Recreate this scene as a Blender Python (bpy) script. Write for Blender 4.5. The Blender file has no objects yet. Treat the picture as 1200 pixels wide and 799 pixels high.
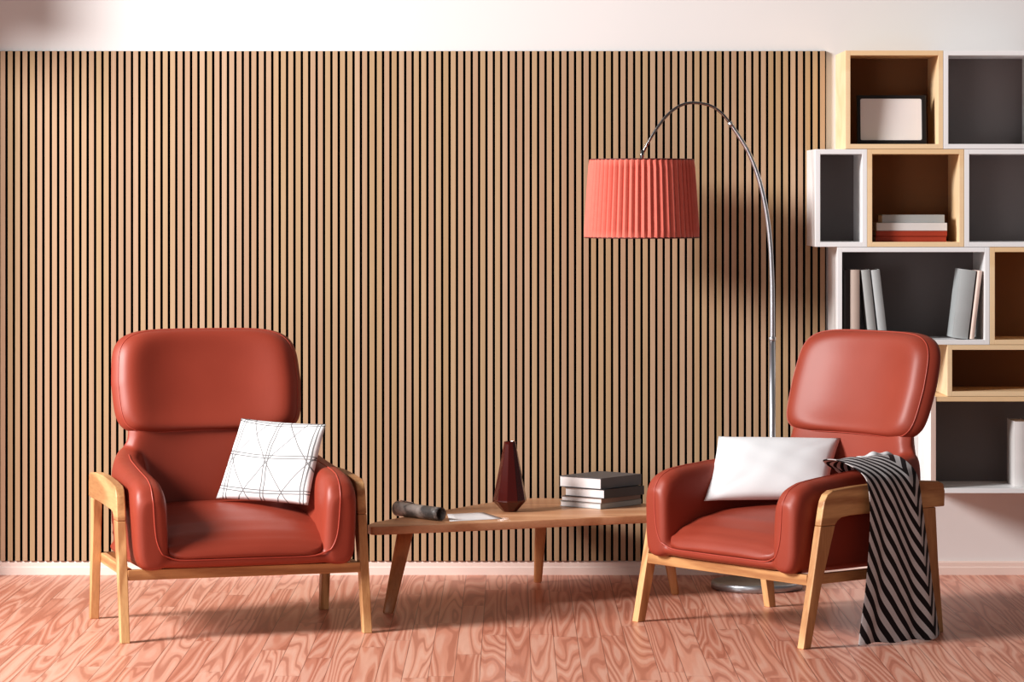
import bpy, bmesh, math, random
from mathutils import Vector, Matrix
from mathutils.bvhtree import BVHTree
random.seed(7)
sc = bpy.context.scene
COL = sc.collection
PI = math.pi
F = 3630.0      # focal length in px of the 1200 px wide frame
D = 12.7        # camera to back wall
H = 1.55        # eye height

def wp(px, py, Z):
    """world point seen at a pixel, Z metres in front of the camera"""
    return Vector(((px-600)*Z/F, Z-D, H-(py-230)*Z/F))

# ------------------------------------------------------------------ materials
def srgb(r, g, b):
    def f(c):
        c /= 255.0
        return c/12.92 if c <= 0.04045 else ((c+0.055)/1.055)**2.4
    return (f(r), f(g), f(b), 1)

class NT:
    def __init__(s, name):
        s.m = bpy.data.materials.new(name); s.m.use_nodes = True
        s.t = s.m.node_tree; s.n = s.t.nodes; s.l = s.t.links
        s.b = s.n['Principled BSDF']
    def add(s, typ, **kw):
        n = s.n.new(typ)
        for k, v in kw.items(): setattr(n, k, v)
        return n
    def put(s, sock, v):
        if hasattr(v, 'is_output'): s.l.new(v, sock)
        else: sock.default_value = v
    def math(s, op, a, b=0.0, c=None):
        n = s.add('ShaderNodeMath', operation=op)
        s.put(n.inputs[0], a); s.put(n.inputs[1], b)
        if c is not None: s.put(n.inputs[2], c)
        return n.outputs[0]
    def mix(s, f, a, b, blend='MIX'):
        n = s.add('ShaderNodeMix', data_type='RGBA', blend_type=blend)
        s.put(n.inputs[0], f); s.put(n.inputs[6], a); s.put(n.inputs[7], b)
        return n.outputs[2]
    def ramp(s, f, stops):
        n = s.add('ShaderNodeValToRGB')
        e = n.color_ramp.elements
        e[0].position, e[0].color = stops[0]
        e[1].position, e[1].color = stops[-1]
        for p, c in stops[1:-1]:
            x = e.new(p); x.color = c
        s.put(n.inputs[0], f)
        return n.outputs[0]
    def smooth(s, v, lo, hi, a=0.0, b=1.0):
        n = s.add('ShaderNodeMapRange', interpolation_type='SMOOTHSTEP')
        s.put(n.inputs[0], v); n.inputs[1].default_value = lo; n.inputs[2].default_value = hi
        n.inputs[3].default_value = a; n.inputs[4].default_value = b
        return n.outputs[0]
    def noise(s, vec, scale, detail=2, rough=.5, dist=0):
        n = s.add('ShaderNodeTexNoise'); s.put(n.inputs['Vector'], vec)
        n.inputs['Scale'].default_value = scale; n.inputs['Detail'].default_value = detail
        n.inputs['Roughness'].default_value = rough; n.inputs['Distortion'].default_value = dist
        return n.outputs[0]
    def white(s, vec):
        n = s.add('ShaderNodeTexWhiteNoise', noise_dimensions='3D'); s.put(n.inputs['Vector'], vec)
        return n
    def comb(s, x, y, z):
        n = s.add('ShaderNodeCombineXYZ')
        for i, v in enumerate((x, y, z)): s.put(n.inputs[i], v)
        return n.outputs[0]
    def sep(s, v):
        n = s.add('ShaderNodeSeparateXYZ'); s.put(n.inputs[0], v); return n.outputs
    def coord(s, k='Object'):
        return s.add('ShaderNodeTexCoord').outputs[k]
    def bump(s, h, strength=.2, dist=.01):
        n = s.add('ShaderNodeBump'); s.put(n.inputs['Height'], h)
        n.inputs['Strength'].default_value = strength; n.inputs['Distance'].default_value = dist
        s.l.new(n.outputs[0], s.b.inputs['Normal'])
    def base(s, c): s.put(s.b.inputs['Base Color'], c)
    def set(s, **kw):
        for k, v in kw.items(): s.put(s.b.inputs[k], v)

def plain(name, col, rough=.5, metal=0, var=.06, nscale=12):
    t = NT(name)
    n = t.noise(t.coord(), nscale, 3)
    c2 = tuple(x*(1-var*2) for x in col[:3])+(1,)
    t.base(t.mix(n, col, c2)); t.set(Roughness=rough, Metallic=metal)
    return t.m

def wood(name, light, dark, axis='Z', ring=26, scale=7, rough=.42):
    t = NT(name)
    x, y, z = t.sep(t.coord())
    st = {'X': (.12, 1, 1), 'Y': (1, .12, 1), 'Z': (1, 1, .12)}[axis]
    v = t.comb(t.math('MULTIPLY', x, st[0]), t.math('MULTIPLY', y, st[1]), t.math('MULTIPLY', z, st[2]))
    n = t.noise(v, scale, 1.5, .4)
    r = t.math('SINE', t.math('MULTIPLY', n, float(ring)*3))
    r = t.smooth(r, -1, 1)
    fine = t.noise(v, 130, 2)
    f = t.math('ADD', t.math('MULTIPLY', r, .55), t.math('MULTIPLY', fine, .55))
    t.base(t.mix(f, light, dark)); t.set(Roughness=rough)
    t.bump(fine, .08, .002)
    return t.m

def leather(name, c1, c2):
    t = NT(name)
    co = t.coord()
    big = t.noise(co, 4, 2); t.base(t.mix(big, c1, c2))
    n = t.add('ShaderNodeTexVoronoi'); n.inputs['Scale'].default_value = 260; t.put(n.inputs['Vector'], co)
    w = t.noise(co, 14, 3, .55)
    h = t.math('ADD', t.math('MULTIPLY', n.outputs[0], .15), t.math('MULTIPLY', w, 1.0))
    t.bump(h, .12, .004)
    t.set(Roughness=.47); t.b.inputs['Specular IOR Level'].default_value = .45
    return t.m

M = {}
M['leather'] = leather('terracotta_leather', srgb(156, 70, 52), srgb(138, 58, 42))
M['leather_piping'] = plain('terracotta_piping', srgb(176, 78, 62), .4)
M['chair_wood'] = wood('oak_chair_wood', srgb(228, 184, 132), srgb(170, 120, 78), 'Z', 14, 6)
M['chair_wood_y'] = wood('oak_chair_rail_wood', srgb(222, 178, 126), srgb(162, 112, 72), 'Y', 14, 6)
M['table_wood'] = wood('oak_table_wood', srgb(232, 184, 146), srgb(198, 142, 104), 'X', 12, 5, .35)
M['table_leg'] = wood('oak_table_leg_wood', srgb(214, 158, 110), srgb(168, 112, 72), 'Z', 10, 5, .4)
M['box_wood'] = wood('pale_pine', srgb(246, 220, 182), srgb(238, 204, 160), 'X', 8, 4, .45)
M['box_white'] = plain('white_lacquer', srgb(246, 246, 246), .35, 0, .01)
M['box_grey'] = plain('charcoal_back_panel', srgb(128, 120, 119), .6, 0, .08, 3)
M['box_brown'] = plain('brown_back_panel', srgb(134, 92, 56), .6, 0, .1, 3)
M['wall'] = plain('warm_white_plaster', srgb(228, 224, 222), .8, 0, .015, 2)
M['baseboard'] = plain('peach_white_baseboard', srgb(234, 214, 204), .5, 0, .02)
M['chrome'] = plain('brushed_steel', srgb(206, 208, 212), .36, 1, .05)
M['dark_chrome'] = plain('dark_polished_steel', srgb(150, 146, 144), .18, 1, .05)
M['steel_base'] = plain('satin_steel_base', srgb(176, 180, 184), .35, .9, .05)
M['black'] = plain('black_plastic', srgb(26, 24, 24), .4)
M['blackgap'] = plain('black_felt_backing', srgb(7, 6, 6), 1.0); M['blackgap'].node_tree.nodes['Principled BSDF'].inputs['Specular IOR Level'].default_value = 0
M['frame_black'] = plain('black_frame', srgb(38, 34, 34), .35)
M['print'] = plain('blank_white_print', srgb(232, 226, 224), .5, 0, .02)
M['paper'] = plain('white_paper', srgb(240, 236, 236), .7, 0, .02)
M['pages'] = plain('book_pages', srgb(232, 224, 222), .8, 0, .05, 90)
M['bk_dark'] = plain('dark_grey_cover', srgb(74, 72, 74), .5)
M['bk_top'] = plain('slate_grey_cover', srgb(98, 98, 102), .4)
M['bk_char'] = plain('charcoal_cover', srgb(62, 56, 56), .5)
M['bk_grey'] = plain('light_grey_cover', srgb(176, 178, 176), .5)
M['bk_silver'] = plain('silver_grey_cover', srgb(188, 192, 192), .4)
M['bk_beige'] = plain('beige_cover', srgb(206, 188, 176), .5)
M['bk_pink'] = plain('pale_pink_cover', srgb(232, 208, 196), .5)
M['bk_white'] = plain('off_white_cover', srgb(226, 222, 220), .5)
M['bk_red'] = plain('brick_red_cover', srgb(168, 66, 44), .5)
M['bk_brown'] = plain('taupe_cover', srgb(150, 128, 118), .5)
M['pillow'] = plain('white_pillow_cotton', srgb(224, 224, 225), .85, 0, .02)
M['bulb'] = plain('frosted_bulb', srgb(240, 236, 226), .3)

# glass-like dark red vase
t = NT('oxblood_glaze'); t.base(srgb(74, 16, 10)); t.set(Roughness=.12)
t.b.inputs['Coat Weight'].default_value = .6; M['vase'] = t.m

# lamp shade
t = NT('coral_pleated_fabric')
n = t.noise(t.coord(), 40, 2)
t.base(t.mix(n, srgb(222, 118, 102), srgb(208, 106, 92))); t.set(Roughness=.75)
t.b.inputs['Sheen Weight'].default_value = .5; t.b.inputs['Sheen Roughness'].default_value = .4
M['shade'] = t.m
M['shade_rim'] = plain('dark_red_rim_tape', srgb(96, 44, 40), .6)

# slats: tone changes from slat to slat
PITCH = 8.64*D/F
SX0 = -600*D/F
t = NT('slat_oak')
x, y, z = t.sep(t.coord())
ix = t.math('FLOOR', t.math('DIVIDE', t.math('SUBTRACT', x, SX0), PITCH))
w = t.white(t.comb(ix, 3.0, 1.0)).outputs[0]
base = t.ramp(w, [(0, srgb(178, 153, 119)), (.35, srgb(190, 165, 134)), (.65, srgb(180, 151, 127)), (1, srgb(196, 171, 146))])
g = t.noise(t.comb(t.math('MULTIPLY', x, 160.0), t.math('MULTIPLY', ix, 5.0), t.math('MULTIPLY', z, 3.0)), 1.0, 3)
t.base(t.mix(t.math('MULTIPLY', g, .55), base, srgb(156, 118, 82))); t.set(Roughness=.6)
M['slat'] = t.m

# floor
t = NT('red_oak_planks')
x, y, z = t.sep(t.coord())
PW, PL = .0834, 1.25
u = t.math('DIVIDE', t.math('ADD', x, .021+40*PW), PW)
ix = t.math('FLOOR', u); fx = t.math('FRACT', u)
r1 = t.white(t.comb(ix, 7.0, 2.0)).outputs[0]
v = t.math('ADD', t.math('DIVIDE', y, PL), t.math('ADD', t.math('MULTIPLY', r1, 9.0), 40.0))
iy = t.math('FLOOR', v); fy = t.math('FRACT', v)
rn = t.white(t.comb(ix, iy, 5.0))
r2 = rn.outputs[0]; rc = rn.outputs[1]
off = t.sep(rc)
gv = t.comb(t.math('ADD', x, t.math('MULTIPLY', off[0], 40.0)),
            t.math('ADD', t.math('MULTIPLY', y, .055), t.math('MULTIPLY', off[1], 40.0)), t.math('MULTIPLY', off[2], 20.0))
n1 = t.noise(gv, 8.5, 1.6, .4, .25)
rings = t.math('SINE', t.math('MULTIPLY', n1, 84.0))
ringl = t.smooth(rings, .1, 1.0)
ringd = t.smooth(rings, -.45, -1.0)
fine = t.noise(gv, 120, 3)
c0 = t.ramp(r2, [(0, srgb(204, 136, 113)), (.5, srgb(217, 152, 129)), (1, srgb(229, 171, 148))])
c1 = t.mix(t.math('MULTIPLY', ringl, .55), c0, srgb(236, 194, 174))
c2 = t.mix(t.math('MULTIPLY', ringd, .6), c1, srgb(166, 94, 72))
c3 = t.mix(t.math('MULTIPLY', fine, .35), c2, srgb(192, 128, 108))
ex = t.math('MULTIPLY', t.math('MINIMUM', fx, t.math('SUBTRACT', 1.0, fx)), PW)
ey = t.math('MULTIPLY', t.math('MINIMUM', fy, t.math('SUBTRACT', 1.0, fy)), PL)
e = t.math('MINIMUM', ex, ey)
gap = t.smooth(e, .0004, .0016, 1, 0)
t.base(t.mix(t.math('MULTIPLY', gap, .75), c3, srgb(96, 48, 36)))
t.set(Roughness=.36); t.bump(t.math('SUBTRACT', 1.0, gap), .3, .001)
M['floor'] = t.m

# patterned cushion, uv driven
t = NT('white_cotton_with_grey_lines')
uv = t.coord('UV'); nz = t.add('ShaderNodeTexNoise'); t.put(nz.inputs['Vector'], uv); nz.inputs['Scale'].default_value = 1.6
u_, v_, _ = t.sep(uv)
u_ = t.math('ADD', u_, t.math('MULTIPLY', t.math('SUBTRACT', nz.outputs[0], .5), .07))
v2 = t.math('ADD', v_, t.math('MULTIPLY', t.math('MULTIPLY', t.math('SUBTRACT', u_, .5), t.math('SUBTRACT', u_, .5)), -.22))
def line(t, val, center, hw):
    d = t.math('ABSOLUTE', t.math('SUBTRACT', t.math('FRACT', val), center))
    return t.smooth(d, hw*.6, hw*1.4, 1, 0)
PN = 2.35
a = t.math('ADD', t.math('MULTIPLY', u_, PN), .28); b = t.math('ADD', t.math('MULTIPLY', v2, PN), .30)
hw = .015
ls = [line(t, a, .46, hw), line(t, a, .54, hw), line(t, b, .46, hw), line(t, b, .54, hw)]
d1 = t.math('ADD', a, t.math('MULTIPLY', b, .6)); d2 = t.math('SUBTRACT', a, t.math('MULTIPLY', b, .6))
ls += [line(t, t.math('ADD', t.math('MULTIPLY', d1, 1.0), .2), .5, hw), line(t, t.math('ADD', d2, .8), .5, hw)]
mx = ls[0]
for q in ls[1:]: mx = t.math('MAXIMUM', mx, q)
t.base(t.mix(t.math('MULTIPLY', mx, .8), srgb(222, 221, 221), srgb(40, 36, 36))); t.set(Roughness=.85)
M['pillow_lines'] = t.m

# striped throw: uv = metres across / metres along
t = NT('black_and_grey_striped_wool')
u_, v_, _ = t.sep(t.coord('UV'))
T0 = .258
du = t.math('SUBTRACT', u_, T0)
left = t.math('MULTIPLY', t.math('MINIMUM', du, 0.0), -1.75)
right = t.math('MULTIPLY', t.math('MAXIMUM', du, 0.0), 1.1)
ph = t.math('DIVIDE', t.math('ADD', v_, t.math('ADD', left, right)), .070)
fr = t.math('ABSOLUTE', t.math('SUBTRACT', t.math('FRACT', ph), .5))
k = t.smooth(fr, .235, .265)
fn = t.noise(t.coord('UV'), 300, 2)
lt = t.mix(fn, srgb(214, 209, 208), srgb(176, 170, 170))
t.base(t.mix(k, lt, srgb(30, 20, 22))); t.set(Roughness=.9); t.bump(fn, .2, .001)
M['throw'] = t.m

# rolled magazine
t = NT('printed_magazine_paper')
co = t.coord()
n = t.noise(co, 16, 4, .6)
t.base(t.ramp(n, [(0, srgb(40, 38, 38)), (.46, srgb(82, 78, 76)), (.56, srgb(140, 130, 124)), (1, srgb(200, 186, 178))])); t.set(Roughness=.45)
M['magazine'] = t.m

# ------------------------------------------------------------------ object helpers
def link(name, me, mat, parent=None, smooth=True):
    o = bpy.data.objects.new(name, me); COL.objects.link(o)
    if mat: me.materials.append(mat)
    if parent: o.parent = parent
    for p in me.polygons: p.use_smooth = smooth
    return o
def mesh(name, V, Fc, mat, parent=None, smooth=True):
    me = bpy.data.meshes.new(name); me.from_pydata([tuple(v) for v in V], [], Fc)
    bm = bmesh.new(); bm.from_mesh(me); bmesh.ops.recalc_face_normals(bm, faces=bm.faces); bm.to_mesh(me); bm.free()
    return link(name, me, mat, parent, smooth)
def bobj(name, bm, mat, parent=None, smooth=False):
    bmesh.ops.recalc_face_normals(bm, faces=bm.faces)
    me = bpy.data.meshes.new(name); bm.to_mesh(me); bm.free()
    return link(name, me, mat, parent, smooth)
def add_box(bm, lo, hi, bev=0, seg=2, mtx=None):
    r = bmesh.ops.create_cube(bm, size=1)
    vs = r['verts']
    for v in vs:
        v.co = Vector([lo[i]+(v.co[i]+.5)*(hi[i]-lo[i]) for i in range(3)])
    if bev:
        es = list({e for v in vs for e in v.link_edges})
        rr = bmesh.ops.bevel(bm, geom=es, offset=bev, segments=seg, profile=.5, affect='EDGES')
        vs = list({v for f in rr['faces'] for v in f.verts} | {v for v in vs if v.is_valid})
    if mtx is not None:
        for v in vs: v.co = mtx @ v.co
def box(name, lo, hi, mat, parent=None, bev=.0015, seg=2, mtx=None):
    bm = bmesh.new(); add_box(bm, lo, hi, bev, seg, mtx); return bobj(name, bm, mat, parent)
def wn(o, angle=40):
    m = o.modifiers.new('wn', 'WEIGHTED_NORMAL'); m.keep_sharp = True
    return o
def prism(name, poly, lo, hi, axis, mat, parent=None, bev=.004, seg=3):
    """poly: 2D points in the two other axes, extruded along axis"""
    bm = bmesh.new()
    def mk(p, w):
        if axis == 'x': return (w, p[0], p[1])
        if axis == 'y': return (p[0], w, p[1])
        return (p[0], p[1], w)
    a = [bm.verts.new(mk(p, lo)) for p in poly]; b = [bm.verts.new(mk(p, hi)) for p in poly]
    n = len(poly)
    bm.faces.new(a); bm.faces.new(b[::-1])
    for i in range(n): bm.faces.new((a[i], b[i], b[(i+1) % n], a[(i+1) % n]))
    bmesh.ops.recalc_face_normals(bm, faces=bm.faces)
    if bev:
        es = [e for e in bm.edges if e.calc_face_angle(0) > .5]
        bmesh.ops.bevel(bm, geom=es, offset=bev, segments=seg, profile=.5, affect='EDGES')
    return bobj(name, bm, mat, parent)
def loft(name, rings, mat, parent=None, cap=True, close=True, smooth=True):
    V = []; Fc = []
    n = len(rings[0])
    for r in rings: V += [Vector(p) for p in r]
    for i in range(len(rings)-1):
        for j in range(n if close else n-1):
            k = (j+1) % n
            Fc.append((i*n+j, i*n+k, (i+1)*n+k, (i+1)*n+j))
    if cap:
        Fc.append(tuple(range(n))); Fc.append(tuple(range((len(rings)-1)*n, len(rings)*n))[::-1])
    return (V, Fc) if name is None else mesh(name, V, Fc, mat, parent, smooth)
def catmull(P, n=8, closed=False):
    P = [Vector(p) for p in P]; out = []
    m = len(P)
    for i in range(m if closed else m-1):
        p0 = P[(i-1) % m] if closed or i > 0 else P[0]*2-P[1]
        p1 = P[i]; p2 = P[(i+1) % m]
        p3 = P[(i+2) % m] if closed or i+2 < m else P[-1]*2-P[-2]
        for k in range(n):
            t = k/n
            out.append(.5*((2*p1)+(p2-p0)*t+(2*p0-5*p1+4*p2-p3)*t*t+(3*p1-p0-3*p2+p3)*t**3))
    if not closed: out.append(P[-1])
    return out
def tube(name, P, R, mat, parent=None, n=12, closed=False):
    P = [Vector(p) for p in P]
    if not hasattr(R, '__len__'): R = [R]*len(P)
    rings = []; up = None
    for i, p in enumerate(P):
        a = P[i-1] if (i > 0 or closed) else P[i]; b = P[(i+1) % len(P)] if (i+1 < len(P) or closed) else P[i]
        d = (b-a).normalized()
        if up is None:
            up = d.orthogonal().normalized()
        up = (up-d*up.dot(d)).normalized()
        s = d.cross(up)
        rings.append([p+R[i]*(math.cos(2*PI*k/n)*up+math.sin(2*PI*k/n)*s) for k in range(n)])
    if closed:
        V = [q for r in rings for q in r]; Fc = []; m = len(rings)
        for i in range(m):
            for j in range(n):
                Fc.append((i*n+j, i*n+(j+1) % n, ((i+1) % m)*n+(j+1) % n, ((i+1) % m)*n+j))
        return mesh(name, V, Fc, mat, parent)
    return loft(name, rings, mat, parent)
def lathe(name, prof, mat, parent=None, n=48, c=(0, 0, 0), smooth=True):
    rings = [[(c[0]+r*math.cos(2*PI*k/n), c[1]+r*math.sin(2*PI*k/n), c[2]+z) for k in range(n)] for r, z in prof]
    return loft(name, rings, mat, parent, smooth=smooth)
def empty(name, loc, rz=0):
    o = bpy.data.objects.new(name, None); COL.objects.link(o); o.location = loc; o.rotation_euler = (0, 0, rz)
    o.empty_display_size = .05
    return o
def tag(o, label, cat, group=None):
    o['label'] = label; o['category'] = cat
    if group: o['group'] = group
    return o
def struct(o): o['kind'] = 'structure'; return o
def autosmooth(o, deg=40):
    me = o.data
    for p in me.polygons: p.use_smooth = True
    bm = bmesh.new(); bm.from_mesh(me)
    for e in bm.edges:
        if e.calc_face_angle(0) > math.radians(deg): e.smooth = False
    bm.to_mesh(me); bm.free(); return o

# ------------------------------------------------------------------ room
struct(box('floor', (-3.2, -9, -.05), (5, 0.1, 0), M['floor'], bev=0))
struct(box('wall_back', (-2.42, .0, 0), (5, .12, 2.9), M['wall'], bev=0))
struct(box('wall_left', (-2.54, -.40, 0), (-2.42, .12, 2.9), M['wall'], bev=0))
struct(box('shadow_block', (-2.54, -.70, 2.40), (-2.42, -.401, 2.9), M['wall'], bev=0))  # unseen block, added to cast soft shade on the wall's upper left corner
# slats
bm = bmesh.new()
ztop = H+(230-60)*D/F; zbot = H-(656.5-230)*D/F
nsl = 112
gapw = 2.75*D/F
add_box(bm, (SX0-.28, -.008, zbot), (SX0+nsl*PITCH, -.0005, ztop))
o = bobj('trim_backing', bm, M['blackgap'])
o.name = 'trim_2'; struct(o)
bm = bmesh.new()
for i in range(-9, nsl):
    x0 = SX0+i*PITCH+.5*gapw-.0*PITCH
    add_box(bm, (x0, -.021, zbot), (x0+PITCH-gapw, -.008, ztop), .0008, 1)
so = struct(bobj('trim_1', bm, M['slat']))
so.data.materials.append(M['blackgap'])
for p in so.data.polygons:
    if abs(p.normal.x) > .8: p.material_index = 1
# baseboard with small profile
prof = [(-.0005, 0), (-.018, 0), (-.018, .030), (-.014, .034), (-.014, .050), (-.010, .056), (-.0005, .056)]
struct(prism('baseboard_back', prof, -2.419, 5, 'x', M['baseboard'], bev=0))

# ------------------------------------------------------------------ shelf boxes
ZF = .97*D
mp = ZF/F
def fx_(px): return (px-600)*mp
def fz_(py): return H-(py-230)*mp
YF = ZF-D
TH = .0195
def shelf_box(x0, x1, y0, y1, kind, label):
    g = .0006
    X0, X1, Z1, Z0 = fx_(x0)+g, fx_(x1)-g, fz_(y0)-g, fz_(y1)+g
    r = empty('shelf_box', ((X0+X1)/2, YF, Z0))
    w = (X1-X0)/2; h = Z1-Z0; dp = -YF-.001
    tag(r, label, 'shelf', 'wall mounted shelf boxes')
    mt = M['box_wood'] if kind == 'wood' else M['box_white']
    bk = M['box_brown'] if kind == 'wood' else M['box_grey']
    b = .001
    box('side_panel', (-w, 0, 0), (-w+TH, dp, h), mt, r, b)
    box('side_panel', (w-TH, 0, 0), (w, dp, h), mt, r, b)
    box('top_panel', (-w+TH, 0, h-TH), (w-TH, dp, h), M['box_wood'] if kind == 'edged' else mt, r, b)
    box('bottom_panel', (-w+TH, 0, 0), (w-TH, dp, TH), mt, r, b)
    box('back_panel', (-w+TH, .315, TH), (w-TH, .325, h-TH), bk, r, 0)
    if kind == 'edged':
        e = box('edge_strip', (-w, -.002, 0), (-w+TH, -.0001, h), M['bk_pink'], r, 0)
    return r
shelf_box(990.7, 1105.5, 59, 174.6, 'wood', 'pale wood shelf box at the top, holding a black framed blank print')
shelf_box(1105.5, 1219, 59, 174.6, 'white', 'empty white shelf box at the top right with grey back')
shelf_box(955.4, 1016.3, 174.6, 289.4, 'white', 'narrow upright empty white shelf box beside the slatted wall panel')
shelf_box(1016.3, 1130, 174.6, 289.4, 'wood', 'pale wood shelf box holding a flat stack of grey and red books')
shelf_box(1130, 1244, 174.6, 289.4, 'white', 'empty white shelf box right of the one with stacked books')
shelf_box(981, 1160, 289.4, 404, 'white', 'wide white shelf box holding leaning upright books above the armchair')
shelf_box(1160, 1275, 289.4, 404, 'wood', 'empty pale wood shelf box at right edge, right of the leaning books')
shelf_box(1110, 1285, 404, 464.5, 'wood', 'low wide empty wood shelf box behind the right armchair headrest')
shelf_box(1090.7, 1262, 464.5, 578, 'edged', 'lowest white shelf box with a peach edge strip and a white book')

# upright / flat books
def book(w, d, h, cover, name='book', pages='front', spine=True):
    """closed book standing: w thickness (x), d depth (y), h height (z); spine towards -y"""
    r = empty(name, (0, 0, 0)); c = .0022
    bm = bmesh.new()
    add_box(bm, (-w/2, 0, 0), (-w/2+c, d, h), .0006, 1)
    add_box(bm, (w/2-c, 0, 0), (w/2, d, h), .0006, 1)
    # gently rounded spine
    n = 8; vs = []
    for i in range(n+1):
        a = -1+2*i/n; yy = -.004*(1-a*a)
        vs.append((a*w/2, yy))
    poly = vs+[(w/2, c), (-w/2, c)]
    a_ = [bm.verts.new((p[0], p[1], 0)) for p in poly]; b_ = [bm.verts.new((p[0], p[1], h)) for p in poly]
    bm.faces.new(a_); bm.faces.new(b_[::-1])
    for i in range(len(poly)):
        j = (i+1) % len(poly); bm.faces.new((a_[i], b_[i], b_[j], a_[j]))
    bobj('cover', bm, cover, r)
    box('pages', (-w/2+c, c, .003), (w/2-c, d-.004, h-.003), M['pages'], r, 0)
    return r
def stand_book(pxb, w_px, py_top, cover, lean_px, label, group, floor_py, depth=.15, yoff=.02):
    """pxb: left bottom pixel at the front plane of the box; lean_px: shift of the top to the right"""
    yy = YF+yoff; s = (yy+D)/F
    zb = fz_(floor_py)+TH+.0012
    x0 = (pxb-600)*s; w = w_px*s
    hh = (H-(py_top-230)*s)-zb
    lean = math.atan2(lean_px*s, hh)
    b = book(w, depth, hh/math.cos(lean)-(.5*w*abs(math.sin(lean))), cover)
    b.rotation_euler = (0, lean, 0)
    # pivot bottom edge so that the lowest corner touches
    c = Vector((x0+w/2, yy, zb+abs(math.sin(lean))*w/2))
    b.location = c
    tag(b, label, 'book', group)
    return b
G3 = 'upright books in the wide white shelf box'
stand_book(988.0, 7.6, 316, M['bk_char'], 0, 'dark charcoal book standing at far left of the wide white shelf box', G3, 404)
stand_book(996.4, 11, 316, M['bk_beige'], 0, 'beige upright book between the charcoal book and leaning grey books', G3, 404)
stand_book(1018.0, 10.2, 316, M['bk_grey'], -9.0, 'light grey book leaning left against the beige upright book', G3, 404)
stand_book(1030.0, 10.2, 316, M['bk_silver'], -9.5, 'outermost light grey book of the left leaning pair', G3, 404)
stand_book(1115.6, 18.5, 316, M['bk_silver'], 10.0, 'thick silver grey book leaning right in the wide white shelf box', G3, 404)
stand_book(1136.3, 5.2, 317, M['bk_pink'], 9.5, 'thin pale pink book leaning beside the thick silver one', G3, 404)
stand_book(1189.5, 16, 494, M['bk_white'], 0, 'thick white book standing in the lowest shelf box at right edge', None, 578, .2, .05)

def flat_book(x0, x1, y0, y1, cover, label, group, yo, d=.16):
    yy = YF+yo; s = (yy+D)/F
    X0, X1 = (x0-600)*s, (x1-600)*s; h = (y1-y0)*s
    r = empty('book', ((X0+X1)/2, yy, 0)); w = (X1-X0)/2; c = .0022
    bm = bmesh.new()
    add_box(bm, (-w, 0, 0), (w, d, c), .0006, 1); add_box(bm, (-w, 0, h-c), (w, d, h), .0006, 1)
    add_box(bm, (-w, -.002, 0), (w, c, h), .0015, 2)
    bobj('cover', bm, cover, r)
    box('pages', (-w+.003, c, c), (w-.003, d-.004, h-c), M['pages'], r, 0)
    tag(r, label, 'book', group)
    return r, h
zz = fz_(289.4)+TH+.001
G4 = 'books lying flat in the wood shelf box'
for (x0, x1, hpx, cv, lb, yo) in [
    (1026, 1109, 6.2, M['bk_red'], 'brick red book at bottom of the flat stack in wood shelf box', .060),
    (1026.5, 1110, 6.2, M['bk_red'], 'brick red book second from bottom of the shelf stack, under the grey books', .056),
    (1027, 1110, 9.3, M['bk_white'], 'larger pale grey flat book lying directly on the red books', .058),
    (1033.6, 1107, 9.3, M['bk_grey'], 'shorter light grey book topmost of the flat stack in wood shelf box', .066)]:
    r, h = flat_book(x0, x1, 0, hpx, cv, lb, G4, yo)
    r.location.z = zz; zz += h+.0006

# framed print
s_ = (YF+.07+D)/F
X0, X1 = (1004.7-600)*s_, (1086-600)*s_
zb = fz_(174.6)+TH+.0035; ht = (H-(111-230)*s_)-zb
fr = empty('picture_frame', ((X0+X1)/2, YF+.075, zb)); fr.rotation_euler = (math.radians(-5), 0, 0)
tag(fr, 'small black picture frame with blank white print, standing in top shelf box', 'picture frame')
w = (X1-X0)/2; fw = .014
bm = bmesh.new()
add_box(bm, (-w, 0, 0), (w, .022, fw), .002); add_box(bm, (-w, 0, ht-fw), (w, .022, ht), .002)
add_box(bm, (-w, 0, fw*.9), (-w+fw, .022, ht-fw*.9), .002); add_box(bm, (w-fw*1.3, 0, fw*.9), (w, .022, ht-fw*.9), .002)
bobj('frame', bm, M['frame_black'], fr)
# print with rounded corners
rr = .008; pts = []
for cx, cz, a0 in ((w-fw*1.3-rr, fw+rr, -90), (w-fw*1.3-rr, ht-fw-rr, 0), (-w+fw+rr, ht-fw-rr, 90), (-w+fw+rr, fw+rr, 180)):
    for k in range(6):
        a = math.radians(a0+18*k); pts.append((cx+rr*math.cos(a), cz+rr*math.sin(a)))
prism('print', pts, .003, .012, 'y', M['print'], fr, 0)
box('backing_board', (-w+.004, .0125, .004), (w-.004, .020, ht-.004), M['frame_black'], fr, 0)

# ------------------------------------------------------------------ arc lamp
ZL = 12.26
lamp = empty('arc_floor_lamp', wp(887, 689, ZL)); lamp.location.z = 0
tag(lamp, 'tall arched steel floor lamp with coral pleated drum shade behind the right armchair', 'floor lamp')
LO = Vector(lamp.location)
def lp(px, py): return wp(px, py, ZL)-LO
lathe('base', [(.0, 0.0005), (.176, .0005), (.181, .004), (.181, .024), (.178, .029), (.172, .031), (.0, .031)][1:], M['steel_base'], lamp, 72)
px_pole = lp(905, 600).x
tube('pole', [(px_pole, 0, .03), (px_pole, 0, .5), (px_pole, 0, lp(905, 398).z)], .0128, M['chrome'], lamp, 20)
lathe('pole_collar', [(.0135, -.004), (.0145, -.002), (.0145, .008), (.0125, .012)], M['chrome'], lamp, 24, (px_pole, 0, lp(905, 398).z))
A = [(905, 399), (905, 360), (904.5, 325), (902.5, 285), (898, 248), (890, 212), (879, 182), (867, 161), (856, 145)]
B = [(856, 145), (846, 133), (834, 124.5), (820, 121), (806, 121), (793, 126), (780, 137), (768, 153), (759, 168), (753.5, 179)]
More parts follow.
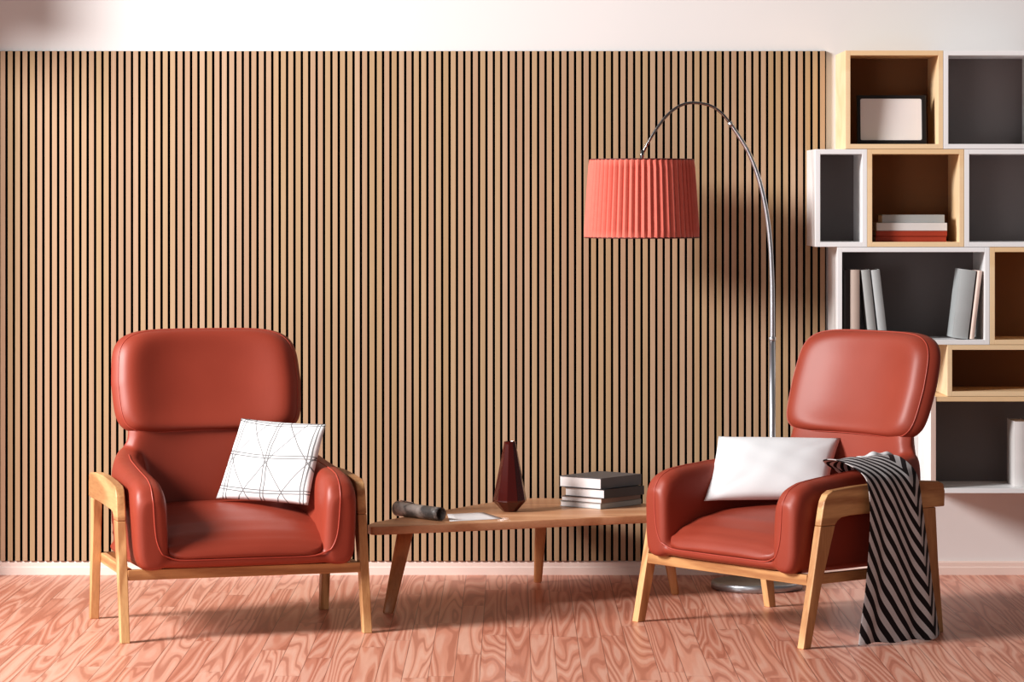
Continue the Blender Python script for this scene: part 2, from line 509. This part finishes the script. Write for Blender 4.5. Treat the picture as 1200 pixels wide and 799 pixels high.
PA = catmull([lp(*p) for p in A], 8); PB = catmull([lp(*p) for p in B], 8)
tube('arc_tube', PA, [.0105-.0025*i/len(PA) for i in range(len(PA))], M['chrome'], lamp, 16)
tube('arc_rod', PB, .0058, M['dark_chrome'], lamp, 14)
j = lp(856, 145); d_ = (PB[3]-PA[-4]).normalized()
tube('joint_collar', [j-d_*.012, j+d_*.008], .0098, M['chrome'], lamp, 16)
tube('lamp_holder', [lp(753.5, 176), lp(752.2, 182), lp(752, 187), lp(752, 205), lp(752, 222)], [.007, .009, .006, .017, .017], M['dark_chrome'], lamp, 16)
# pleated shade
c = lp(752, 0); zt = lp(0, 187).z; zb_ = lp(0, 278).z
rt, rb = .2055, .2265
NP = 56; sub = 6; n = NP*sub; nz_ = 10
def pleat(k):
    f = (k % sub)/sub
    return .010*(abs(2*f-1)**.7)-.006
def shade_ring(t_, off=0):
    r0 = rt+(rb-rt)*t_; z = zt+(zb_-zt)*t_
    amp = 1.0 if 0.03 < t_ < .97 else .45
    return [(c.x+(r0+off+amp*pleat(k))*math.cos(2*PI*k/n), (r0+off+amp*pleat(k))*math.sin(2*PI*k/n), z) for k in range(n)]
rings = [shade_ring(i/nz_) for i in range(nz_+1)]+[shade_ring(1-i/nz_, -.004) for i in range(nz_+1)]
rings.append(rings[0])
shade = loft('lamp_shade', rings, M['shade'], lamp, cap=False)
for p in shade.data.polygons: p.use_smooth = False
for nm, rad, z in (('top_rim', rt-.001, zt), ('bottom_rim', rb-.001, zb_)):
    tube(nm, [(c.x+rad*math.cos(2*PI*k/96), rad*math.sin(2*PI*k/96), z) for k in range(96)], .0028, M['shade_rim'], shade, 8, True)
for k in range(3):
    a = math.radians(30+120*k)
    tube('spoke', [(c.x, 0, zt-.03), (c.x+.1*math.cos(a), .1*math.sin(a), zt-.02), (c.x+(rt-.003)*math.cos(a), (rt-.003)*math.sin(a), zt-.004)], .0018, M['dark_chrome'], shade, 6)
zc = lp(0, 222).z
lathe('bulb', [(.012, 0), (.014, -.01), (.024, -.03), (.030, -.05), (.026, -.07), (.012, -.082), (.002, -.085)], M['bulb'], lamp, 20, (c.x, 0, zc))

# ------------------------------------------------------------------ coffee table
TT = .325
def tp(px, py, z=TT):
    Z = F*(H-z)/(py-230); return Vector(((px-600)*Z/F, Z-D, z))
tab = empty('coffee_table', (.12, 12.05-D, 0))
tag(tab, 'low triangular oak coffee table with rounded corners and three splayed legs', 'coffee table')
TO = Vector(tab.location)
out = [(-.492, 11.49), (-.30, 11.56), (.0, 11.685), (.30, 11.82), (.58, 11.935), (.72, 12.00), (.775, 12.07), (.775, 12.15), (.71, 12.24), (.50, 12.37), (.30, 12.50), (.21, 12.555), (.12, 12.58), (.035, 12.545), (-.10, 12.38), (-.24, 12.14), (-.40, 11.87), (-.50, 11.68), (-.535, 11.58), (-.53, 11.51)]
poly = catmull([(a-TO.x, b-D-TO.y, 0) for a, b in out], 6, True)
top = prism('tabletop', [(p.x, p.y) for p in poly], TT-.031, TT, 'z', M['table_wood'], tab, 0)
bm = bmesh.new(); bm.from_mesh(top.data)
es = [e for e in bm.edges if e.calc_face_angle(0) > 1.2]
bmesh.ops.bevel(bm, geom=es, offset=.004, segments=3, profile=.5, affect='EDGES'); bm.to_mesh(top.data); bm.free()
autosmooth(top, 35)
def tleg(fx, fZ, tx, tZ, wf, wt, df, dt):
    foot = Vector((fx, fZ-D, 0))-TO; tp_ = Vector((tx, tZ-D, TT-.031))-TO
    foot.z = 0; tp_.z = TT-.031
    rings = []
    for i in range(9):
        t_ = i/8; cc = foot.lerp(tp_, t_); w_ = wf+(wt-wf)*t_; d2_ = df+(dt-df)*t_
        if i == 0: w_ *= .82; d2_ *= .82
        if i == 1:
            cc = foot.lerp(tp_, .02); w_ = wf; d2_ = df
        ring = []
        for k in range(24):
            a = 2*PI*k/24; ca, sa = math.cos(a), math.sin(a); ex_ = .45
            ring.append((cc.x+w_/2*math.copysign(abs(ca)**ex_, ca), cc.y+d2_/2*math.copysign(abs(sa)**ex_, sa), cc.z))
        rings.append(ring)
    autosmooth(loft('leg', rings, M['table_leg'], tab), 50)
tleg(-.461, 11.53, -.400, 11.66, .042, .062, .036, .06)
tleg(.1035, 12.447, .118, 12.37, .033, .050, .036, .055)
tleg(.636, 12.07, .585, 12.08, .032, .052, .036, .055)

# vase
vp = tp(597.5, 599.2)
vase = empty('vase', vp+Vector((0, 0, .0005)))
tag(vase, 'faceted dark oxblood red vase with narrow neck in the middle of the coffee table', 'vase')
nv = 10
prof = [(.028, 0), (.0285, .001), (.0655, .040), (.066, .046), (.0245, .262), (.0235, .272), (.019, .272), (.020, .262), (.05, .06)]
lathe('vase_body', prof, M['vase'], vase, nv, smooth=False)
vase.rotation_euler.z = math.radians(9)
bv = vase.children[0].modifiers.new('b', 'BEVEL'); bv.width = .0012; bv.segments = 2

# sheet of paper
bm = bmesh.new()
cs = [tp(524, 602.5), tp(566, 600.4), tp(590, 607.8), tp(527, 611.2)]
o0 = sum(cs, Vector())/4; o0.z = TT+.0004
vv = [[None]*7 for _ in range(7)]
for i in range(7):
    for jx in range(7):
        u, v = i/6, jx/6
        p = (cs[0]*(1-u)+cs[1]*u)*(1-v)+(cs[3]*(1-u)+cs[2]*u)*v
        vv[i][jx] = bm.verts.new((p.x-o0.x, p.y-o0.y, .0006+.004*max(0, .25-u)**1.2))
for i in range(6):
    for jx in range(6): bm.faces.new((vv[i][jx], vv[i+1][jx], vv[i+1][jx+1], vv[i][jx+1]))
sh = bobj('paper_sheet', bm, M['paper'], None, True); sh.location = o0
md = sh.modifiers.new('s', 'SOLIDIFY'); md.thickness = .0008; md.offset = 1
tag(sh, 'loose white sheet of paper lying beside the rolled magazine on the table', 'paper')

# rolled magazine
pr = tp(517, 610.5); pl = tp(466, 604.5)
ax = (pl-pr); L = ax.length; ax.normalize()
mag = empty('rolled_magazine', pr); mag.rotation_euler.z = math.atan2(ax.y, ax.x)
tag(mag, 'rolled up printed grey magazine near the left tip of the coffee table', 'magazine')
nseg = 60; rings = []
def spiral(rscale, extra=0):
    ring = []
    for i in range(nseg+1):
        a = -PI/2-i/nseg*(2*PI*2.35)
        r = (.0262-.0045*i/nseg)*rscale
        ring.append((r*math.cos(a), r*math.sin(a)))
    return ring
for k in range(9):
    x_ = L*k/8; sc_ = 1+.12*(k/8)**2
    rings.append([(x_, -p[0], p[1]+.0265*sc_) for p in spiral(sc_)])
roll = loft('roll', rings, M['magazine'], mag, cap=False, close=False)
s2 = roll.modifiers.new('s', 'SOLIDIFY'); s2.thickness = .0012
# curled cover flap lifting at the far end
rings = []
for k in range(7):
    x_ = L*(.70+.34*k/6); ring = []
    for i in range(12):
        a = PI/2+.35+i/11*(1.35); r = .0300+.0008*k+.010*(i/11)**2*(k/6)
        ring.append((x_, r*math.cos(a), .029+r*math.sin(a)))
    rings.append(ring)
fl = loft('cover_flap', rings, M['bk_beige'], mag, cap=False, close=False)
fl.modifiers.new('s', 'SOLIDIFY').thickness = .001

# book stack on table
cn = tp(703.6, 596.9); lf = tp(654, 592.8)
ang = math.atan2(cn.y-lf.y, cn.x-lf.x)       # direction of the page face
GB = 'books stacked on the coffee table'
zz = TT+.0006
for (w, d, h, cover, dx, dy, da, lb) in [
    (.205, .262, .0215, M['bk_grey'], .0, .0, 0, 'light grey covered book at the bottom of the stack on the coffee table'),
    (.200, .258, .0190, M['bk_brown'], .004, .003, 1.5, 'taupe covered thin book second from the bottom on the coffee table'),
    (.205, .245, .0350, M['bk_dark'], .026, .004, -2, 'thick grey book second from the top of the coffee table stack'),
    (.208, .266, .0430, M['bk_top'], .002, .001, 1, 'thickest book with smooth dark grey cover on top of the coffee table stack')]:
    r = empty('book', (0, 0, 0)); r.rotation_euler.z = ang+math.radians(da)
    e1 = Vector((math.cos(ang), math.sin(ang), 0)); e2 = Vector((-math.sin(ang), math.cos(ang), 0))
    r.location = Vector((cn.x, cn.y, zz))+e1*dx*.6+e2*dy
    c_ = .0025
    bm = bmesh.new()
    add_box(bm, (-w, 0, 0), (0, d, c_), .0007, 1); add_box(bm, (-w, 0, h-c_), (0, d, h), .0007, 1)
    add_box(bm, (-c_, 0, 0), (.001, d, h), .001, 2)
    bobj('cover', bm, cover, r)
    box('pages', (-w+.004, .003, c_), (-c_, d-.003, h-c_), M['pages'], r, 0)
    tag(r, lb, 'book', GB); zz += h+.0006

# ------------------------------------------------------------------ armchair
def sgnpow(a, p): return math.copysign(abs(a)**p, a)
def interp(xs, ys, x):
    if x <= xs[0]: return ys[0]
    for i in range(len(xs)-1):
        if x <= xs[i+1]:
            t_ = (x-xs[i])/(xs[i+1]-xs[i]); t_ = t_*t_*(3-2*t_)*.5+t_*.5
            return ys[i]+(ys[i+1]-ys[i])*t_
    return ys[-1]
def pad(fn, nu=28, nv=28):
    """closed two sided pad: fn(u, v, side) with u,v in the unit square mapped disc"""
    V = []; Fc = []; idx = {}
    for s in (0, 1):
        for i in range(nu+1):
            for jj in range(nv+1):
                edge = i in (0, nu) or jj in (0, nv)
                if s == 1 and edge: idx[(1, i, jj)] = idx[(0, i, jj)]; continue
                u = -math.cos(PI*i/nu); v = -math.cos(PI*jj/nv)
                idx[(s, i, jj)] = len(V); V.append(fn(u, v, s))
    for s in (0, 1):
        for i in range(nu):
            for jj in range(nv):
                f = (idx[(s, i, jj)], idx[(s, i+1, jj)], idx[(s, i+1, jj+1)], idx[(s, i, jj+1)])
                if len(set(f)) > 2: Fc.append(f if s == 0 else f[::-1])
    return V, Fc
def round_uv(u, v, p):
    """square -> superellipse like rounded square"""
    k = 1.0
    a, b = abs(u), abs(v)
    if a < 1e-9 and b < 1e-9: return 0, 0
    m = max(a, b)
    n = (a**p+b**p)**(1/p)
    return u*m/n, v*m/n

def head_center(u, v):
    """middle surface of the headrest in chair space; u across, v up"""
    z = .858+.197*v
    x = .358*u*(1-.035*max(0, v)-.03*max(0, -v))
    y = .368+.32*(z-.70)-.032*abs(u)**2.3-.010*(abs(v)**3)
    if v < 0: z += .016*(1-abs(u)**2)*abs(v)**3
    return Vector((x, y, z))
HT = .046
def head_fn(u, v, s):
    u2, v2 = round_uv(u, v, 5.0 if v > 0 else 5.6)
    c = head_center(u2, v2)
    m = max(abs(u), abs(v))
    th = HT*(1-m**11)**.5 if m < 1 else 0
    th *= (1 if s == 0 else .8)
    if s == 0: th += (.012*(m**3)+.040*abs(u2)**2.6)*(1-m**9)
    dirn = Vector((-.35*u2, -1, .10)).normalized()
    return c+dirn*(th if s == 0 else -th)

shell_cache = {}
def make_chair(name, loc, rz, label):
    r = empty(name, loc, rz); tag(r, label, 'armchair', 'terracotta leather armchairs')
    W = M['chair_wood']; WY = M['chair_wood_y']
    xo, xi = .449, .417
    for s in (-1, 1):
        lo, hi = (xi, xo) if s > 0 else (-xo, -xi)
        prism('leg', [(-.345, 0), (-.309, 0), (-.258, .21), (-.192, .415), (-.262, .415), (-.300, .22)], lo, hi, 'x', W, r, .003)
        prism('leg', [(.312, 0), (.345, 0), (.318, .25), (.305, .447), (.235, .447), (.272, .22)], lo, hi, 'x', W, r, .003)
        prism('arm_rail', [(-.262, .4155), (-.250, .475), (-.243, .500), (-.230, .522), (-.205, .535), (-.1, .543), (.05, .549), (.2, .547), (.32, .538), (.345, .528), (.352, .50), (.350, .4475), (.25, .4475), (.05, .447), (-.12, .444), (-.160, .440), (-.180, .430), (-.192, .4155)], lo, hi, 'x', WY, r, .004)
        lo2, hi2 = (.395, .417) if s > 0 else (-.417, -.395)
        box('side_stretcher', (lo2, -.272, .212), (hi2, .300, .247), WY, r, .002)
    box('front_stretcher', (-.417, -.298, .212), (.417, -.272, .248), wood_x, r, .002)
    box('rear_stretcher', (-.417, .276, .212), (.417, .300, .247), wood_x, r, .002)
    # ---- upholstered shell
    if 'shell' not in shell_cache:
        V = []; Fc = []
        def addp(vf):
            b = len(V); V.extend(vf[0]); Fc.extend([tuple(b+i for i in f) for f in vf[1]])
        # base tray
        def base_fn(u, v, s):
            u2, v2 = round_uv(u, v, 7); m = max(abs(u), abs(v))
            th = .032*(1-m**8)**.5 if m < 1 else 0
            return Vector((.398*u2, -.005+.332*v2, .274+(th if s else -th)))
        addp(pad(base_fn, 24, 24))
        ys = [-.338, -.335, -.327, -.312, -.29, -.25, -.18, -.1, 0, .1, .18, .24, .29, .32, .335]
        for s in (-1, 1):
            rings = []
            for y in ys:
                e = interp([-.338, -.335, -.327, -.312, -.285], [.55, .74, .88, .965, 1.0], y)
                e2 = interp([.29, .32, .335], [1, .92, .75], y)
                top_ = interp([-.338, -.31, -.27, -.22, -.1, .1, .25, .34], [.49, .532, .556, .566, .576, .594, .615, .63], y)
                cx = interp([-.338, -.1, .15, .335], [.341, .344, .338, .30], y)
                hw = .061*min(e, e2)
                zl = .244+.03*(1-min(e, e2)); ring = []
                for k in range(32):
                    a = 2*PI*k/32; ca, sa = math.cos(a), math.sin(a)
                    xx = hw*sgnpow(ca, .62); zc_ = (top_+zl)/2; hz = (top_-zl)/2
                    zz_ = hz*sgnpow(sa, .42)
                    flare = .012*((zc_+zz_-.25)/.35) if True else 0
                    ring.append(Vector((s*(cx+xx+flare-.008), y, zc_+zz_)))
                rings.append(ring)
            addp(loft(None, rings, None))
        rings = []
        for z in [.245, .256, .30, .38, .46, .54, .60, .63, .66, .68, .70, .71]:
            w_ = interp([.25, .3, .45, .55, .62, .67, .735], [.355, .375, .385, .360, .328, .312, .302], z)
            yb = .325+(.20*(z-.30) if z > .30 else 0)*.7
            tk = .052*(.8 if z in (.245, .71) else 1)
            ring = []; N = 20
            for side in (1, -1):
                rng = range(N+1) if side == 1 else range(N, -1, -1)
                for k in rng:
                    u = -1+2*k/N
                    cy = yb-.05*abs(u)**2.6
                    tt_ = tk*max(.0, 1-abs(u)**8)**.5
                    if side == -1 and abs(u) == 1: continue
                    if side == 1: ring.append(Vector((u*w_, cy+tt_*.8, z)))
                    else: ring.append(Vector((u*w_*.985, cy-tt_, z)))
            rings.append(ring)
        addp(loft(None, rings, None))
        sh = mesh('shell', V, Fc, M['leather'])
        m = sh.modifiers.new('r', 'REMESH'); m.mode = 'VOXEL'; m.voxel_size = .0075; m.use_smooth_shade = True
        m = sh.modifiers.new('s', 'SMOOTH'); m.factor = .5; m.iterations = 14
        dg = bpy.context.evaluated_depsgraph_get(); ev = sh.evaluated_get(dg)
        me = bpy.data.meshes.new_from_object(ev); me.name = 'shell'
        bpy.data.objects.remove(sh)
        for p in me.polygons: p.use_smooth = True
        shell_cache['shell'] = me
        shell_cache['bvh'] = BVHTree.FromPolygons([v.co for v in me.vertices], [p.vertices for p in me.polygons])
    sh = bpy.data.objects.new('shell', shell_cache['shell']); COL.objects.link(sh); sh.parent = r
    # ---- seat cushion
    def seat_fn(u, v, s):
        u2, v2 = round_uv(u, v, 9); m = max(abs(u), abs(v))
        x = .295*u2; y = -.035+.300*v2
        if s == 0: return Vector((x, y, .285))+Vector((0, 0, .012*0))
        zt_ = interp([-.335, -.325, -.30, -.25, -.17, -.05, .1, .27], [.298, .318, .343, .373, .401, .422, .432, .428], y)
        zt_ -= .022*abs(u2)**3
        return Vector((x, y, zt_ if m < 1 else .290))
    V, Fc = pad(seat_fn, 36, 40)
    mesh('seat_cushion', V, Fc, M['leather'], r)
    # ---- headrest
    V, Fc = pad(head_fn, 40, 40)
    hd = mesh('headrest', V, Fc, M['leather'], r)
    loop = []
    NB = 40
    sq = [(-1+2*k/NB, -1) for k in range(NB)]+[(1, -1+2*k/NB) for k in range(NB)]+[(1-2*k/NB, 1) for k in range(NB)]+[(-1, 1-2*k/NB) for k in range(NB)]
    for u, v in sq:
        f = .975
        loop.append(head_fn(u*f, v*f, 0))
    tube('headrest_piping', loop, .0024, M['leather_piping'], hd, 6, True)
    # ---- piping round the arms and the front
    bvh = shell_cache['bvh']
    half = [(-.322, .20, .66), (-.332, .08, .64), (-.336, -.06, .63), (-.338, -.18, .62), (-.338, -.26, .60), (-.336, -.32, .57), (-.335, -.37, .52), (-.332, -.38, .44), (-.326, -.38, .37), (-.315, -.38, .33), (-.295, -.38, .305), (-.26, -.38, .298), (-.13, -.38, .296), (0, -.38, .296)]
    full = half+[(-x, y, z) for x, y, z in half[-2::-1]]
    path = []
    for p in catmull(full, 6):
        q, nn, i_, d_ = bvh.find_nearest(p)
        path.append(q)
    for _ in range(2):
        path = [path[0]]+[(path[i-1]+path[i]*2+path[i+1])/4 for i in range(1, len(path)-1)]+[path[-1]]
    tube('arm_piping', path, .0028, M['leather_piping'], sh, 6)
    return r
wood_x = wood('oak_stretcher_wood', srgb(208, 160, 110), srgb(156, 106, 68), 'X', 14, 6)
C1 = make_chair('armchair', (-1.0254, 11.19-D, 0), math.radians(17), 'left terracotta leather armchair, holding the square cushion patterned with dark lines')
C2 = make_chair('armchair', (.987, 11.16-D, 0), math.radians(-51.5), 'right terracotta leather armchair with plain white pillow and striped throw over its arm')

# ------------------------------------------------------------------ cushions
def cushion(name, TL, TR, BR, BL, thick, mat, label, pinch=.06, uvp=True, group=None):
    o0 = (TL+TR+BL+BR)/4
    nrm = ((TR-TL).cross(TL-BL)).normalized()
    if nrm.y > 0: nrm = -nrm
    TL, TR, BR, BL = [p-o0 for p in (TL, TR, BR, BL)]
    n = 30; V = []; Fc = []; UV = []
    idx = {}
    rnd = random.Random(3)
    for s in (0, 1):
        for i in range(n+1):
            for jj in range(n+1):
                edge = i in (0, n) or jj in (0, n)
                if s == 1 and edge: idx[(1, i, jj)] = idx[(0, i, jj)]; continue
                a, b = i/n, jj/n
                u, v = 2*a-1, 2*b-1
                # sides pull in between the corners
                uu = u*(1-pinch*(1-v*v)); vv_ = v*(1-pinch*(1-u*u))
                A_, B_ = (uu+1)/2, (vv_+1)/2
                p = (BL*(1-A_)+BR*A_)*(1-B_)+(TL*(1-A_)+TR*A_)*B_
                th = thick*((1-u*u)*(1-v*v))**.42
                wr = .0016*math.sin(9*u+4*v)*math.sin(7*v-2*u)*(1-u**4)*(1-v**4)
                # creases running from corners
                wr -= .006*math.exp(-((abs(u)-abs(v))/.12)**2)*(max(abs(u), abs(v))**2)*(1-max(abs(u), abs(v))**6)
                p = p+nrm*((th+wr) if s == 0 else -th)
                idx[(s, i, jj)] = len(V); V.append(p); UV.append((a, b))
    for s in (0, 1):
        for i in range(n):
            for jj in range(n):
                f = (idx[(s, i, jj)], idx[(s, i+1, jj)], idx[(s, i+1, jj+1)], idx[(s, i, jj+1)])
                Fc.append(f if s == 0 else f[::-1])
    o = mesh(name, V, Fc, mat)
    uvl = o.data.uv_layers.new(name='UVMap')
    for lpz in o.data.loops: uvl.data[lpz.index].uv = UV[lpz.vertex_index]
    o.location = o0
    tag(o, label, 'cushion', group)
    return o
cushion('cushion', wp(283, 490, 11.46), wp(382, 497, 11.19), wp(361, 592, 11.10), wp(253, 584, 11.36), .040, M['pillow_lines'],
        'square white cushion patterned with thin dark crossing lines on the left armchair', .03)
cushion('cushion', wp(842, 511, 11.42), wp(985, 513, 11.40), wp(968, 585, 11.22), wp(825, 587, 11.28), .055, M['pillow'],
        'plain white rectangular pillow leaning in the right armchair', .035)

# ------------------------------------------------------------------ throw blanket on the right arm (built in chair space)
rows = [  # (lx, z, ly0, ly1)
    (.262, .565, .02, .20), (.268, .600, -.06, .205), (.295, .622, -.10, .21), (.345, .628, -.09, .21), (.400, .612, -.075, .205),
    (.445, .585, -.062, .20), (.466, .545, -.057, .20), (.472, .45, -.055, .212), (.478, .32, -.070, .230), (.488, .18, -.098, .245), (.500, .06, -.135, .258), (.506, .004, -.152, .264)]
P0 = catmull([(a, c0_, b) for a, b, c0_, _ in rows], 8); P1 = catmull([(a, d0_, b) for a, b, _, d0_ in rows], 8)
nt = 44; V = []; Fc = []; UV = []; slen = 0
t0 = .77
for i in range(len(P0)):
    if i: slen += ((P0[i]-P0[i-1]).length+(P1[i]-P1[i-1]).length)/2
    g = i/(len(P0)-1)
    drop = max(0, min(1, (g-.42)/.58))
    for k in range(nt+1):
        t_ = k/nt
        p = P0[i].lerp(P1[i], t_).copy()
        ridge = max(0, 1-abs(t_-t0)/(t0 if t_ < t0 else 1-t0))
        p.x += (.055*drop+.004)*ridge**1.0
        fold = math.sin(t_*17+.8)*.0075*drop**.8+math.sin(t_*31+slen*6)*.0028*drop
        p.x += fold+.010*drop
        bunch = 1-min(1, g/.40)
        if bunch > 0: p.z += .007*math.sin(t_*15+2*slen*10)*bunch+.012*bunch*max(0, t_-.45)
        p.z = max(p.z, .004)
        if g > .985: p.z = .004+.006*abs(math.sin(t_*9))
        V.append(p); UV.append((t_*.335, slen))
for i in range(len(P0)-1):
    for k in range(nt):
        a = i*(nt+1)+k; Fc.append((a, a+1, a+nt+2, a+nt+1))
R2 = Matrix.Translation(C2.location) @ Matrix.Rotation(C2.rotation_euler.z, 4, 'Z')
oo = R2 @ Vector((.48, .09, 0))
V = [R2 @ v-oo for v in V]
th = mesh('throw_blanket', V, Fc, M['throw']); th.location = oo
uvl = th.data.uv_layers.new(name='UVMap')
for lpz in th.data.loops: uvl.data[lpz.index].uv = UV[lpz.vertex_index]
m = th.modifiers.new('s', 'SOLIDIFY'); m.thickness = .004; m.offset = 0
m = th.modifiers.new('ss', 'SUBSURF'); m.levels = 1; m.render_levels = 1
tag(th, 'black and grey striped throw draped over the arm of the right armchair to the floor', 'blanket')

# pale folded over end of the throw, bunched on top of the arm
V = []; Fc = []; na, nb = 14, 10
for i in range(na+1):
    for k in range(nb+1):
        a = i/na; b = k/nb
        y_ = .075+.155*a; x_ = .262+.075*b*(1-.25*a)
        z_ = .616+.017*math.sin(PI*b)**.6*(.4+.6*math.sin(PI*min(1, a*1.05)))+.004*math.sin(a*13+b*4)+.012*a
        V.append(R2 @ Vector((x_, y_, z_))-oo)
for i in range(na):
    for k in range(nb):
        a = i*(nb+1)+k; Fc.append((a, a+1, a+nb+2, a+nb+1))
fe = mesh('folded_end', V, Fc, M['pillow'], th); fe.modifiers.new('s', 'SOLIDIFY').thickness = .006
fe['label'] = 'pale underside of the throw folded over at the top'

# ------------------------------------------------------------------ light and camera
def area(name, loc, target, size, power, col=(1, 1, 1), shape='DISK'):
    l = bpy.data.lights.new(name, 'AREA'); l.shape = shape; l.size = size; l.energy = power; l.color = col
    o = bpy.data.objects.new(name, l); COL.objects.link(o); o.location = loc
    o.rotation_euler = (Vector(target)-Vector(loc)).to_track_quat('-Z', 'Y').to_euler()
    return o
area('key_light', (-6.4, -4.5, 4.3), (0, -1.0, .4), 2.4, 1020, (1, .99, .985))
area('fill_light', (-2.6, -8.5, .9), (.3, -.6, 1.1), 2.2, 62, (.98, .99, 1))
w = bpy.data.worlds.new('w'); sc.world = w; w.use_nodes = True
bg = w.node_tree.nodes['Background']; bg.inputs[0].default_value = (1, .97, .96, 1); bg.inputs[1].default_value = .135

cam = bpy.data.cameras.new('cam'); co = bpy.data.objects.new('camera', cam); COL.objects.link(co)
co.location = (0, -D, H); co.rotation_euler = (PI/2, 0, 0)
cam.sensor_width = 36; cam.lens = 36*F/1200; cam.shift_y = -(399.5-230)/1200; cam.clip_end = 100
sc.camera = co
sc.view_settings.view_transform = 'Standard'; sc.view_settings.look = 'Medium High Contrast'
sc.view_settings.exposure = 0
